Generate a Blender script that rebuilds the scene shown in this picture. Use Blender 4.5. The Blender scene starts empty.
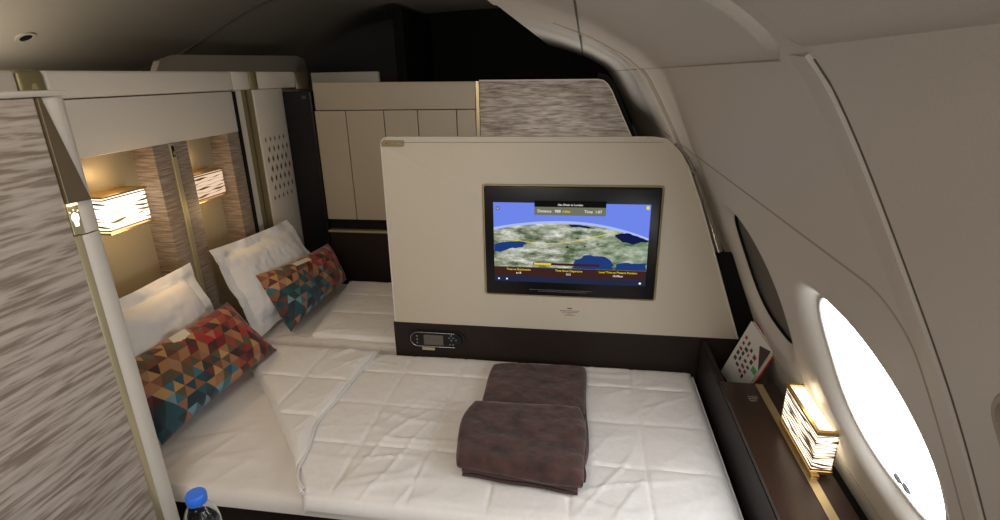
import bpy, bmesh, math, random
from mathutils import Vector, Matrix, noise
random.seed(4)
C = bpy.context.scene.collection
SC = bpy.context.scene
PI = math.pi

# ---------------------------------------------------------------- materials
def mat(name, col, rough=.5, metal=0., spec=.5, emit=None, estr=0., bump=None, sheen=0., coat=0.):
    m = bpy.data.materials.new(name); m.use_nodes = True
    nt = m.node_tree; b = nt.nodes['Principled BSDF']
    b.inputs['Base Color'].default_value = (*col, 1)
    b.inputs['Roughness'].default_value = rough
    b.inputs['Metallic'].default_value = metal
    b.inputs['Specular IOR Level'].default_value = spec
    b.inputs['Sheen Weight'].default_value = sheen
    b.inputs['Coat Weight'].default_value = coat
    if emit:
        b.inputs['Emission Color'].default_value = (*emit, 1)
        b.inputs['Emission Strength'].default_value = estr
    if bump:
        tc = nt.nodes.new('ShaderNodeTexCoord'); n = nt.nodes.new('ShaderNodeTexNoise')
        n.inputs['Scale'].default_value = bump[0]; n.inputs['Detail'].default_value = 4
        bp = nt.nodes.new('ShaderNodeBump'); bp.inputs['Strength'].default_value = bump[1]
        bp.inputs['Distance'].default_value = bump[2]
        nt.links.new(tc.outputs['Object'], n.inputs['Vector'])
        nt.links.new(n.outputs['Fac'], bp.inputs['Height'])
        nt.links.new(bp.outputs['Normal'], b.inputs['Normal'])
        rp = nt.nodes.new('ShaderNodeValToRGB')
        k = bump[3] if len(bump) > 3 else .06
        rp.color_ramp.elements[0].position = .3; rp.color_ramp.elements[1].position = .7
        rp.color_ramp.elements[0].color = (*[c*(1-k) for c in col], 1)
        rp.color_ramp.elements[1].color = (*[min(1, c*(1+k)) for c in col], 1)
        nt.links.new(n.outputs['Fac'], rp.inputs['Fac'])
        nt.links.new(rp.outputs['Color'], b.inputs['Base Color'])
    return m

def streak(name, stops, scale, nscale=1., rough=.55, detail=5., metal=0., fine=.25, ang=0.):
    """wavy elongated streaks: noise sampled in a stretched object space"""
    m = mat(name, stops[0][1], rough, metal); nt = m.node_tree; b = nt.nodes['Principled BSDF']
    tc = nt.nodes.new('ShaderNodeTexCoord'); mp = nt.nodes.new('ShaderNodeMapping')
    mp.inputs['Scale'].default_value = scale
    mp.inputs['Rotation'].default_value = (ang, 0, 0)
    n = nt.nodes.new('ShaderNodeTexNoise'); n.inputs['Scale'].default_value = nscale
    n.inputs['Detail'].default_value = detail; n.inputs['Roughness'].default_value = .55
    n.inputs['Distortion'].default_value = fine
    rp = nt.nodes.new('ShaderNodeValToRGB')
    els = rp.color_ramp.elements
    els[0].position, els[0].color = stops[0][0], (*stops[0][1], 1)
    els[1].position, els[1].color = stops[-1][0], (*stops[-1][1], 1)
    for p, c in stops[1:-1]:
        e = els.new(p); e.color = (*c, 1)
    nt.links.new(tc.outputs['Object'], mp.inputs['Vector']); nt.links.new(mp.outputs['Vector'], n.inputs['Vector'])
    nt.links.new(n.outputs['Fac'], rp.inputs['Fac']); nt.links.new(rp.outputs['Color'], b.inputs['Base Color'])
    bp = nt.nodes.new('ShaderNodeBump'); bp.inputs['Strength'].default_value = .25; bp.inputs['Distance'].default_value = .002
    nt.links.new(n.outputs['Fac'], bp.inputs['Height']); nt.links.new(bp.outputs['Normal'], b.inputs['Normal'])
    return m

M = {}
M['shell'] = mat('cream_shell', (.66, .62, .55), .42, bump=(260, .05, .0006, .03))
M['divider'] = mat('beige_divider', (.60, .54, .44), .5, bump=(320, .06, .0006, .03))
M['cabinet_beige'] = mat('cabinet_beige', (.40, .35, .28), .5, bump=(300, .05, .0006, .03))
M['side'] = mat('sidewall_beige', (.56, .52, .46), .5, bump=(420, .12, .0008, .04))
M['side_trim'] = mat('sidewall_trim', (.50, .47, .41), .45)
M['groove'] = mat('groove_shadow_line', (.10, .085, .065), .7)
M['groove_tan'] = mat('seam_tan', (.30, .26, .20), .5)
M['dark'] = mat('dark_brown_leather', (.016, .009, .007), .6, spec=.3, bump=(90, .1, .001, .15))
M['console'] = mat('console_brown', (.030, .015, .010), .35, spec=.3, bump=(140, .05, .0005, .12))
M['console_side'] = mat('console_side_grey_brown', (.026, .020, .021), .55, spec=.3, bump=(140, .05, .0005, .08))
M['black'] = mat('black_trim', (.006, .006, .006), .7, spec=.15)
M['black_gloss'] = mat('black_gloss', (.008, .008, .010), .3, 0., .3)
M['gold'] = mat('gold_metal', (.62, .50, .28), .32, .85)
M['olive'] = mat('olive_gold_paint', (.30, .26, .14), .38, .5)
M['gold_pale'] = mat('pale_gold', (.52, .46, .29), .4, .55)
M['bronze'] = mat('bronze_metal', (.22, .17, .105), .38, .7)
M['niche'] = mat('niche_olive', (.36, .315, .215), .4, .2)
M['chrome'] = mat('chrome', (.62, .60, .57), .18, 1.)
M['white'] = mat('white_sheet', (.75, .71, .67), .8, bump=(160, .15, .0012, .02), sheen=.2)
M['pillow'] = mat('white_pillow_cotton', (.80, .79, .78), .8, bump=(30, .35, .004, .02), sheen=.2)
M['duvet'] = mat('white_quilt', (.80, .78, .755), .75, bump=(55, .45, .003, .02), sheen=.25)
M['blanket'] = mat('brown_plush', (.055, .021, .017), .8, bump=(22, .8, .010, .55), sheen=.25)
M['binding'] = mat('brown_binding', (.045, .02, .017), .8, sheen=.05)
M['carpet'] = mat('dark_carpet', (.035, .028, .024), .95, bump=(120, .5, .003, .3))
M['ceil'] = mat('ceiling_taupe', (.30, .27, .22), .55)
M['ceil_dark'] = mat('ceiling_dark', (.10, .09, .08), .6)
M['card'] = mat('cream_card', (.80, .74, .58), .6)
M['paper'] = mat('magazine_paper', (.62, .60, .56), .5)
M['red'] = mat('red_cover', (.55, .02, .07), .4)
M['green'] = mat('green_print', (.10, .32, .12), .5)
M['ink'] = mat('dark_print', (.06, .04, .04), .6)
M['inkred'] = mat('maroon_print', (.25, .04, .05), .6)
M['cap'] = mat('blue_plastic', (.03, .16, .72), .35)
M['slat'] = mat('lamp_slat_brown', (.16, .085, .04), .5)
M['brass'] = mat('brass_lamp', (.62, .42, .16), .3, .9)
def emi(name, col, s): return mat(name, (.0, .0, .0), .6, emit=col, estr=s, spec=.1)
M['glow'] = emi('lamp_glow', (1, .80, .55), 3.2)
M['glow_white'] = emi('lamp_glow_white', (1, .84, .62), 2.3)
M['glow_dim'] = emi('lamp_glow_dim', (1, .72, .50), .85)
M['led'] = emi('led_warm', (1, .68, .30), 7)
M['icon'] = emi('icon_white', (1, .85, .6), 3)
M['daylight'] = emi('daylight_pane', (.93, .96, 1.0), 9)
M['shade'] = mat('closed_window_shade', (.10, .09, .08), .5)
M['scr_sky'] = emi('screen_sky', (.17, .26, .90), .9)
M['scr_haze'] = emi('screen_haze', (.45, .55, 1.0), .9)
M['scr_sea'] = emi('screen_sea', (.012, .045, .20), .9)
M['scr_navy'] = emi('screen_dark_sea', (.004, .008, .06), .9)
M['scr_white'] = emi('screen_white', (1, 1, 1), .9)
M['scr_yellow'] = emi('screen_yellow', (.95, .72, .03), .9)
M['scr_olive'] = emi('screen_olive_band', (.17, .18, .12), .9)
M['scr_brown'] = emi('screen_brown_band', (.045, .016, .014), .9)
M['scr_bar'] = emi('screen_blue_bar', (.016, .022, .06), .9)
M['scr_black'] = emi('screen_black', (.004, .004, .004), .5)
M['grey_print'] = mat('grey_print', (.16, .16, .17), .6)
M['dark_print2'] = mat('panel_print', (.20, .17, .14), .6)

M['streak_door'] = streak('door_laminate', [(.36, (.22, .17, .135)), (.45, (.30, .245, .20)), (.51, (.42, .36, .31)), (.64, (.50, .445, .39))], (1, 7.5, 95), 1.0, .5, ang=math.radians(3))
M['streak_col'] = streak('headboard_laminate', [(.30, (.12, .09, .065)), (.5, (.24, .19, .15)), (.70, (.37, .31, .26))], (14, 12, 190), 1.0, .55)
M['streak_back'] = streak('silver_streak_laminate', [(.30, (.17, .14, .12)), (.48, (.34, .30, .27)), (.62, (.52, .48, .44)), (.75, (.60, .57, .53))], (14, 14, 120), 1.0, .38)

# land of the moving map
def land_mat():
    m = emi('screen_land', (.4, .45, .35), .85); nt = m.node_tree; b = nt.nodes['Principled BSDF']
    tc = nt.nodes.new('ShaderNodeTexCoord'); mp = nt.nodes.new('ShaderNodeMapping')
    mp.inputs['Scale'].default_value = (16, 1, 48); mp.inputs['Rotation'].default_value = (0, math.radians(-18), 0)
    n = nt.nodes.new('ShaderNodeTexNoise'); n.inputs['Scale'].default_value = 1; n.inputs['Detail'].default_value = 8; n.inputs['Roughness'].default_value = .7
    rp = nt.nodes.new('ShaderNodeValToRGB'); e = rp.color_ramp.elements
    e[0].position = .36; e[0].color = (.06, .10, .05, 1); e[1].position = .66; e[1].color = (.95, .97, .88, 1)
    x = e.new(.46); x.color = (.27, .31, .21, 1); x = e.new(.54); x.color = (.52, .54, .44, 1)
    n2 = nt.nodes.new('ShaderNodeTexNoise'); n2.inputs['Scale'].default_value = 9; n2.inputs['Detail'].default_value = 3
    sx = nt.nodes.new('ShaderNodeSeparateXYZ'); ad = nt.nodes.new('ShaderNodeMath'); ad.operation = 'MULTIPLY_ADD'
    ad.inputs[1].default_value = 2.2; ad.inputs[2].default_value = -.42
    ad2 = nt.nodes.new('ShaderNodeMath'); ad2.operation = 'ADD'; ad2.use_clamp = True
    mx = nt.nodes.new('ShaderNodeMix'); mx.data_type = 'RGBA'; mx.inputs['B'].default_value = (.07, .22, .08, 1)
    ml = nt.nodes.new('ShaderNodeMath'); ml.operation = 'MULTIPLY'; ml.inputs[1].default_value = .75
    L = nt.links.new
    L(tc.outputs['Object'], mp.inputs['Vector']); L(mp.outputs['Vector'], n.inputs['Vector']); L(n.outputs['Fac'], rp.inputs['Fac'])
    L(tc.outputs['Object'], n2.inputs['Vector']); L(tc.outputs['Object'], sx.inputs['Vector'])
    L(sx.outputs['X'], ad.inputs[0]); L(ad.outputs[0], ad2.inputs[0]); L(n2.outputs['Fac'], ad2.inputs[1]); L(ad2.outputs[0], ml.inputs[0])
    L(ml.outputs[0], mx.inputs['Factor']); L(rp.outputs['Color'], mx.inputs['A']); L(mx.outputs['Result'], b.inputs['Emission Color'])
    return m
M['scr_land'] = land_mat()

def triangle_mat(name, teal_at, flip):
    """cushion cloth: a tessellation of equilateral triangles in warm and teal tones"""
    m = mat(name, (.3, .1, .05), .75, sheen=.2); nt = m.node_tree; b = nt.nodes['Principled BSDF']; N = nt.nodes.new; L = nt.links.new
    uv = N('ShaderNodeUVMap'); uv.uv_map = 'UVMap'
    s = N('ShaderNodeSeparateXYZ'); L(uv.outputs['UV'], s.inputs[0])
    def mth(op, a, bb=None, c=None):
        n = N('ShaderNodeMath'); n.operation = op
        for i, v in enumerate((a, bb, c)):
            if v is None: continue
            if isinstance(v, (int, float)): n.inputs[i].default_value = v
            else: L(v, n.inputs[i])
        return n.outputs[0]
    NX, NY = 14.0, 8.0
    v = mth('MULTIPLY', s.outputs['Y'], NY)
    u = mth('MULTIPLY', s.outputs['X'], NX)
    a = mth('MULTIPLY_ADD', v, -.5, u)
    a = mth('ADD', a, 50.)
    fa, fb = mth('FRACT', a), mth('FRACT', v)
    tri = mth('GREATER_THAN', mth('ADD', fa, fb), 1.)
    ca, cb = mth('FLOOR', a), mth('FLOOR', v)
    cv = N('ShaderNodeCombineXYZ'); L(ca, cv.inputs[0]); L(cb, cv.inputs[1]); L(tri, cv.inputs[2])
    wn = N('ShaderNodeTexWhiteNoise'); wn.noise_dimensions = '3D'; L(cv.outputs[0], wn.inputs['Vector'])
    def ramp(cols):
        r = N('ShaderNodeValToRGB'); r.color_ramp.interpolation = 'CONSTANT'; e = r.color_ramp.elements
        e[0].position = 0; e[0].color = (*cols[0], 1); e[1].position = 1/len(cols); e[1].color = (*cols[1], 1)
        for i, c in enumerate(cols[2:], 2):
            x = e.new(i/len(cols)); x.color = (*c, 1)
        L(wn.outputs['Value'], r.inputs['Fac']); return r.outputs['Color']
    warm = ramp([(.38, .17, .07), (.20, .06, .03), (.30, .14, .07), (.045, .012, .01), (.48, .27, .10), (.24, .09, .04), (.10, .075, .035), (.36, .20, .11), (.12, .03, .02)])
    red = ramp([(.42, .012, .015), (.16, .010, .010), (.30, .04, .02), (.04, .008, .008), (.28, .012, .015), (.42, .16, .06), (.10, .012, .012), (.06, .010, .010)])
    teal = ramp([(.015, .07, .09), (.04, .14, .18), (.010, .03, .04), (.16, .27, .31), (.02, .045, .04), (.28, .13, .07), (.012, .05, .065), (.015, .035, .04)])
    cu = mth('DIVIDE', mth('MULTIPLY_ADD', cb, .5, mth('SUBTRACT', ca, 50.)), NX)
    cvv = mth('DIVIDE', cb, NY)
    jit = mth('MULTIPLY_ADD', wn.outputs['Color'], .0, 0.)
    wn2 = N('ShaderNodeTexWhiteNoise'); L(cv.outputs[0], wn2.inputs['Vector']); wn2.noise_dimensions = '4D'; wn2.inputs['W'].default_value = 3.3
    jit = mth('MULTIPLY_ADD', wn2.outputs['Value'],   .36, -.18)
    d1 = mth('SQRT', mth('ADD', mth('POWER', mth('SUBTRACT', cu, teal_at[0]), 2.), mth('POWER', mth('SUBTRACT', cvv, teal_at[1]), 2.)))
    tealf = mth('LESS_THAN', mth('ADD', d1, jit), teal_at[2])
    redf = mth('GREATER_THAN', mth('ADD', mth('ADD', mth('MULTIPLY', cu, .75), mth('MULTIPLY', cvv, .35)), jit), .62)
    m1 = N('ShaderNodeMix'); m1.data_type = 'RGBA'; L(redf, m1.inputs['Factor']); L(warm, m1.inputs['A']); L(red, m1.inputs['B'])
    m2 = N('ShaderNodeMix'); m2.data_type = 'RGBA'; L(tealf, m2.inputs['Factor']); L(m1.outputs['Result'], m2.inputs['A']); L(teal, m2.inputs['B'])
    L(m2.outputs['Result'], b.inputs['Base Color'])
    return m

# ---------------------------------------------------------------- builders
def wloc(o):
    v = Vector((0, 0, 0))
    while o is not None: v = v+o.location; o = o.parent
    return v

def obj(name, bm, m=None, parent=None, smooth=False, label=None):
    me = bpy.data.meshes.new(name); bmesh.ops.recalc_face_normals(bm, faces=bm.faces[:]); bm.to_mesh(me); bm.free()
    o = bpy.data.objects.new(name, me); C.objects.link(o)
    if m:
        for k in (m if isinstance(m, (list, tuple)) else [m]): me.materials.append(k)
    if smooth:
        for p in me.polygons: p.use_smooth = True
        try: me.set_sharp_from_angle(angle=math.radians(40))
        except Exception: pass
    if parent is not None: o.parent = parent; o.location = -wloc(parent)
    if label: o['label'] = label
    return o

def recenter(o, loc):
    """move the origin of a world-space mesh (and its children's offsets) to loc"""
    loc = Vector(loc); o.data.transform(Matrix.Translation(-loc)); o.location = loc
    return o

def tag(o, label, cat, group=None, kind=None):
    o['label'] = label; o['category'] = cat
    if group: o['group'] = group
    if kind: o['kind'] = kind
    return o

def thing(name, label, cat, loc, group=None):
    o = bpy.data.objects.new(name, None); o.empty_display_size = .05; C.objects.link(o); o.location = loc
    return tag(o, label, cat, group)

def struct(name, bm, m, label=None, cat=None, parent=None, smooth=False):
    o = obj(name, bm, m, parent, smooth); o['kind'] = 'structure'
    if label: o['label'] = label
    if cat: o['category'] = cat
    return o

def bevel(bm, r, seg=2):
    if r > 0:
        bmesh.ops.bevel(bm, geom=bm.edges[:], offset=r, segments=seg, affect='EDGES', profile=.5)

def box(x0, x1, y0, y1, z0, z1, r=0., bm=None, seg=2):
    b = bmesh.new()
    vs = [b.verts.new((x, y, z)) for x in (x0, x1) for y in (y0, y1) for z in (z0, z1)]
    for f in ((0, 1, 3, 2), (4, 6, 7, 5), (0, 4, 5, 1), (2, 3, 7, 6), (0, 2, 6, 4), (1, 5, 7, 3)): b.faces.new([vs[i] for i in f])
    bevel(b, r, seg)
    if bm is None: return b
    merge(bm, b); return bm

def merge(dst, src):
    me = bpy.data.meshes.new('tmp'); src.to_mesh(me); src.free(); dst.from_mesh(me); bpy.data.meshes.remove(me)

def prism(pts, axis, a, b_, r=0., bm=None, seg=2):
    """polygon (2D) extruded along axis: 'y' pts=(x,z), 'x' pts=(y,z), 'z' pts=(x,y)"""
    def P(p, t): return {'y': (p[0], t, p[1]), 'x': (t, p[0], p[1]), 'z': (p[0], p[1], t)}[axis]
    b = bmesh.new()
    lo = [b.verts.new(P(p, a)) for p in pts]; hi = [b.verts.new(P(p, b_)) for p in pts]
    b.faces.new(lo); b.faces.new(hi[::-1]); n = len(pts)
    for i in range(n): b.faces.new((lo[i], lo[(i+1) % n], hi[(i+1) % n], hi[i]))
    bevel(b, r, seg)
    if bm is None: return b
    merge(bm, b); return bm

def tube(pts, r, n=8, bm=None, flat=1., nrm=None):
    b = bmesh.new(); rings = []
    pts = [Vector(p) for p in pts]
    for i, p in enumerate(pts):
        t = (pts[min(i+1, len(pts)-1)] - pts[max(i-1, 0)]).normalized()
        up = (nrm[i] if isinstance(nrm, list) else nrm) if nrm is not None else (Vector((0, 0, 1)) if abs(t.z) < .9 else Vector((0, 1, 0)))
        a = t.cross(up).normalized(); c = a.cross(t).normalized()
        rr = r[i] if isinstance(r, (list, tuple)) else r
        rings.append([b.verts.new(p + a*math.cos(q)*rr + c*math.sin(q)*rr*flat) for q in [2*PI*k/n for k in range(n)]])
    for A, B in zip(rings[:-1], rings[1:]):
        for k in range(n): b.faces.new((A[k], A[(k+1) % n], B[(k+1) % n], B[k]))
    b.faces.new(rings[0][::-1]); b.faces.new(rings[-1])
    if bm is None: return b
    merge(bm, b); return bm

def lathe(prof, n=32, c=(0, 0, 0), bm=None):
    b = bmesh.new(); rings = []
    for r, z in prof: rings.append([b.verts.new((c[0]+r*math.cos(2*PI*k/n), c[1]+r*math.sin(2*PI*k/n), c[2]+z)) for k in range(n)])
    for A, B in zip(rings[:-1], rings[1:]):
        for k in range(n): b.faces.new((A[k], A[(k+1) % n], B[(k+1) % n], B[k]))
    b.faces.new(rings[0][::-1]); b.faces.new(rings[-1])
    if bm is None: return b
    merge(bm, b); return bm

def text(name, s, size, m, parent, pos, xdir, ydir, align='CENTER', depth=.0002):
    cu = bpy.data.curves.new(name, 'FONT'); cu.body = s; cu.size = size; cu.align_x = align; cu.align_y = 'CENTER'; cu.extrude = depth
    t = bpy.data.objects.new(name, cu); C.objects.link(t); bpy.context.view_layer.update()
    me = bpy.data.meshes.new_from_object(t.evaluated_get(bpy.context.evaluated_depsgraph_get()))
    bpy.data.objects.remove(t); bpy.data.curves.remove(cu)
    X = Vector(xdir).normalized(); Y = Vector(ydir).normalized(); Z = X.cross(Y)
    mt = Matrix((X, Y, Z)).transposed().to_4x4(); mt.translation = Vector(pos)
    me.transform(mt); me.materials.clear(); me.materials.append(m)
    o = bpy.data.objects.new(name, me); C.objects.link(o)
    if parent is not None: o.parent = parent; o.location = -wloc(parent)
    return o

def fbm(x, y, z, k): return noise.fractal(Vector((x*k, y*k, z*k)), 1.0, 2.0, 4)

def cushion(name, TL, TR, BR, BL, T, m, parent=None, nu=56, nv=32, flange=0., wr=.004, pinch=.05, seed=0.):
    TL, TR, BR, BL = map(Vector, (TL, TR, BR, BL)); W = (TR-TL).length; Hh = (TL-BL).length
    b = bmesh.new(); uvl = b.loops.layers.uv.new('UVMap'); uvs = {}
    def P(u, v, side):
        # u,v in -1..1
        uu = u*(1-pinch*(1-v*v)*abs(u)**3); vv = v*(1-pinch*1.2*(1-u*u)*abs(v)**3)
        p = BL.lerp(BR, (uu+1)/2).lerp(TL.lerp(TR, (uu+1)/2), (vv+1)/2)
        n = (BR-BL).cross(TL-BL).normalized()
        if flange:
            fu, fv = flange/(W/2), flange/(Hh/2)
            a, c = min(1, abs(u)/(1-fu)), min(1, abs(v)/(1-fv))
        else: a, c = abs(u), abs(v)
        f = max(0., (1-a**3.2))**.5*max(0., (1-c**3.2))**.5
        t = T*f
        k = wr*fbm(p.x+seed, p.y, p.z+seed, 9) + wr*.7*fbm(p.x, p.y+seed, p.z, 26)
        if flange: k += .006*math.sin(9*u+seed)*(1-f)*(abs(v) > .8) + .005*math.sin(7*v+seed)*(1-f)*(abs(u) > .8)
        return p + n*((t+.002)*side + k*(1 if side > 0 or f < .05 else -1) * (1 if f > .02 or flange else .3))
    G = {}
    for side in (1, -1):
        for i in range(nu+1):
            for j in range(nv+1):
                u, v = -1+2*i/nu, -1+2*j/nv
                vt = b.verts.new(P(u, v, side)); G[side, i, j] = vt; uvs[vt] = ((i/nu), (j/nv))
        for i in range(nu):
            for j in range(nv):
                q = [G[side, i, j], G[side, i+1, j], G[side, i+1, j+1], G[side, i, j+1]]
                b.faces.new(q if side > 0 else q[::-1])
    for i in range(nu):
        for j in (0, nv): b.faces.new((G[1, i, j], G[1, i+1, j], G[-1, i+1, j], G[-1, i, j]))
    for j in range(nv):
        for i in (0, nu): b.faces.new((G[1, i, j], G[1, i, j+1], G[-1, i, j+1], G[-1, i, j]))
    for f in b.faces:
        for l in f.loops: l[uvl].uv = uvs[l.vert]
    o = obj(name, b, m, parent, True)
    base = (BL+BR)/2
    if parent is None: recenter(o, base)
    return o

def cloth(name, nu, nv, top, thick, m, parent=None):
    """solid cloth: top(u,v)->Vector, underside offset down"""
    b = bmesh.new(); A = {}; B = {}
    for i in range(nu+1):
        for j in range(nv+1):
            p = Vector(top(i/nu, j/nv)); A[i, j] = b.verts.new(p); B[i, j] = b.verts.new(p - Vector((0, 0, thick)))
    for i in range(nu):
        for j in range(nv):
            b.faces.new((A[i, j], A[i+1, j], A[i+1, j+1], A[i, j+1])); b.faces.new((B[i, j], B[i, j+1], B[i+1, j+1], B[i+1, j]))
    for i in range(nu):
        for j in (0, nv): b.faces.new((A[i, j], A[i+1, j], B[i+1, j], B[i, j]))
    for j in range(nv):
        for i in (0, nu): b.faces.new((A[i, j], A[i, j+1], B[i, j+1], B[i, j]))
    return obj(name, b, m, parent, True)

def interp(tab, t):
    if t <= tab[0][0]: return tab[0][1]
    for (a, va), (c, vc) in zip(tab[:-1], tab[1:]):
        if t <= c: return va+(vc-va)*(t-a)/(c-a)
    return tab[-1][1]

# ---------------------------------------------------------------- sidewall profile (x, z), top to floor
PR = [(-.33, 1.842), (-.18, 1.80), (0, 1.735), (.09, 1.69), (.145, 1.66), (.204, 1.61), (.249, 1.545), (.325, 1.407), (.401, 1.26), (.474, 1.10), (.55, .92), (.63, .72), (.70, .5), (.74, .3), (.76, 0)]
def catmull(P, n=14):
    out = []
    for i in range(len(P)-1):
        p0, p1, p2, p3 = P[max(i-1, 0)], P[i], P[i+1], P[min(i+2, len(P)-1)]
        for k in range(n):
            t = k/n
            out.append(tuple(.5*((2*p1[a]) + (-p0[a]+p2[a])*t + (2*p0[a]-5*p1[a]+4*p2[a]-p3[a])*t*t + (-p0[a]+3*p1[a]-3*p2[a]+p3[a])*t**3) for a in (0, 1)))
    out.append(P[-1]); return out
DP = catmull(PR); SL = [0.]
for a, c in zip(DP[:-1], DP[1:]): SL.append(SL[-1]+math.dist(a, c))
STOT = SL[-1]
def prof(s):
    s = max(0, min(STOT, s))
    lo, hi = 0, len(SL)-1
    while hi-lo > 1:
        md = (lo+hi)//2
        if SL[md] <= s: lo = md
        else: hi = md
    t = (s-SL[lo])/(SL[hi]-SL[lo]); a, c = DP[lo], DP[hi]
    return (a[0]+(c[0]-a[0])*t, a[1]+(c[1]-a[1])*t)
def s_of_z(z):
    for i, (x, zz) in enumerate(DP):
        if zz <= z: return SL[i]
    return STOT
def nrm(s):   # pointing out of the cabin
    a, c = prof(s-.02), prof(s+.02); dx, dz = c[0]-a[0], c[1]-a[1]; l = math.hypot(dx, dz)
    return (-dz/l, dx/l)
def SW(y, s, d=0.):
    p, n = prof(s), nrm(s); return Vector((p[0]+n[0]*d, y, p[1]+n[1]*d))
def SN(s): n = nrm(s); return Vector((n[0], 0, n[1]))

# ---------------------------------------------------------------- the fuselage sidewall with its windows
YC = [-.375, .26, .895, 1.53]            # window centres along the cabin
SCW = s_of_z(1.035)                      # window centre along the profile
PH, PS = .30, .24                        # half patch
OA, OB = .184, .188                      # half opening (y, s)
MA, MB = .270, .232                      # half mouth of the reveal
DEPTH = .028
ylines = []
y = -1.1
edges_y = [-1.1]
for c in YC: edges_y += [c-PH, c+PH]
edges_y.append(5.2)
seg_y = []
for i in range(len(edges_y)-1):
    a, c = edges_y[i], edges_y[i+1]; ispatch = i % 2 == 1
    n = 20 if ispatch else max(1, round((c-a)/.06)); seg_y.append((a, c, n, ispatch))
edges_s = [(0, SCW-PS, 46), (SCW-PS, SCW+PS, 16), (SCW+PS, STOT, 34)]
b = bmesh.new()
def quadgrid(y0, y1, ny, s0, s1, ns):
    g = [[b.verts.new(SW(y0+(y1-y0)*i/ny, s0+(s1-s0)*j/ns)) for j in range(ns+1)] for i in range(ny+1)]
    for i in range(ny):
        for j in range(ns): b.faces.new((g[i][j], g[i+1][j], g[i+1][j+1], g[i][j+1]))
def sup(th, a, c, e): return (a*math.copysign(abs(math.cos(th))**(2/e), math.cos(th)), c*math.copysign(abs(math.sin(th))**(2/e), math.sin(th)))
for (a, c, n, isp) in seg_y:
    for k, (s0, s1, ns) in enumerate(edges_s):
        if not (isp and k == 1): quadgrid(a, c, n, s0, s1, ns); continue
        cy = (a+c)/2; bd = []
        for i in range(n): bd.append((-PH+2*PH*i/n, -PS))
        for j in range(ns): bd.append((PH, -PS+2*PS*j/ns))
        for i in range(n): bd.append((PH-2*PH*i/n, PS))
        for j in range(ns): bd.append((-PH, PS-2*PS*j/ns))
        rings = []
        TT = [(0, 'b', 0), (.5, 'bm', 0), (1, 'm', 0)]
        def ringpt(th, px, kind, t):
            # direction preserving superellipses
            m_, o_ = sup(th, MA, MB, 2.3), sup(th, OA, OB, 2.9)
            if kind == 'b': q = (px[0]+(m_[0]-px[0])*t, px[1]+(m_[1]-px[1])*t); return q, 0.
            if kind == 'm':
                q = (m_[0]+(o_[0]-m_[0])*t, m_[1]+(o_[1]-m_[1])*t); return q, DEPTH*t**1.9
            q = (o_[0]*(1-.03*t), o_[1]*(1-.03*t)); return q, DEPTH+.022*t
        spec = [('b', t) for t in (0, .35, .7, .93)] + [('m', t) for t in (0, .06, .15, .3, .45, .6, .75, .88, 1)] + [('o', t) for t in (.1, .5, 1)]
        for kind, t in spec:
            rg = []
            for px in bd:
                th = math.atan2(px[1]/PS, px[0]/PH)
                q, d = ringpt(th, px, kind, t)
                rg.append(b.verts.new(SW(cy+q[0], SCW+q[1], d)))
            rings.append(rg)
        for A, B in zip(rings[:-1], rings[1:]):
            for i in range(len(A)): b.faces.new((A[i], A[(i+1) % len(A)], B[(i+1) % len(B)], B[i]))
bmesh.ops.remove_doubles(b, verts=b.verts[:], dist=.0004)
wr_ = struct('wall_right', b, M['side'], smooth=True)
wr_['label'] = 'curved beige fuselage sidewall with oval windows'
# every window: a pane and its seal
wl = ['window behind the viewer', 'window beside the viewer', 'bright oval cabin window above the console lamp', 'closed oval cabin window beyond the console']
for k, cy in enumerate(YC):
    bb = bmesh.new(); ring = [bb.verts.new(SW(cy+q[0]*1.02, SCW+q[1]*1.02, DEPTH+.006)) for q in [sup(2*PI*i/72, OA, OB, 2.9) for i in range(72)]]
    cvt = bb.verts.new(SW(cy, SCW, DEPTH+.006))
    for i in range(72): bb.faces.new((ring[i], ring[(i+1) % 72], cvt))
    w = bpy.data.objects.new('window_%d' % (4-k), None); C.objects.link(w); w.location = SW(cy, SCW, DEPTH); w['kind'] = 'structure'; w['label'] = wl[k]
    obj('pane', bb, M['shade'] if k == 3 else M['daylight'], w)
    pts = [sup(2*PI*i/72, OA, OB, 2.9) for i in range(73)]
    bb = bmesh.new(); ra = [[bb.verts.new(SW(cy+q[0]*f, SCW+q[1]*f, d)) for q in pts[:-1]] for f, d in ((1.0, DEPTH), (.985, DEPTH-.004), (.975, DEPTH-.002), (.975, DEPTH+.005))]
    for A, B in zip(ra[:-1], ra[1:]):
        for i in range(72): bb.faces.new((A[i], A[(i+1) % 72], B[(i+1) % 72], B[i]))
    obj('window_seal', bb, M['black'] if k == 3 else M['side_trim'], w, True)
    if k == 2:
        for dy, ds_ in ((-.005, .166), (-.034, .163)):
            bb = bmesh.new()
            rr = [bb.verts.new(SW(cy+dy+  .013*math.cos(t), SCW+ds_+.009*math.sin(t), DEPTH+.001)) for t in [2*PI*i/20 for i in range(20)]]
            r2 = [bb.verts.new(SW(cy+dy+.009*math.cos(t), SCW+ds_+.005*math.sin(t), DEPTH-.003)) for t in [2*PI*i/20 for i in range(20)]]
            for i in range(20): bb.faces.new((rr[i], rr[(i+1) % 20], r2[(i+1) % 20], r2[i]))
            bb.faces.new(r2)
            obj('shade_handle', bb, M['grey_print'], w)

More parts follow.
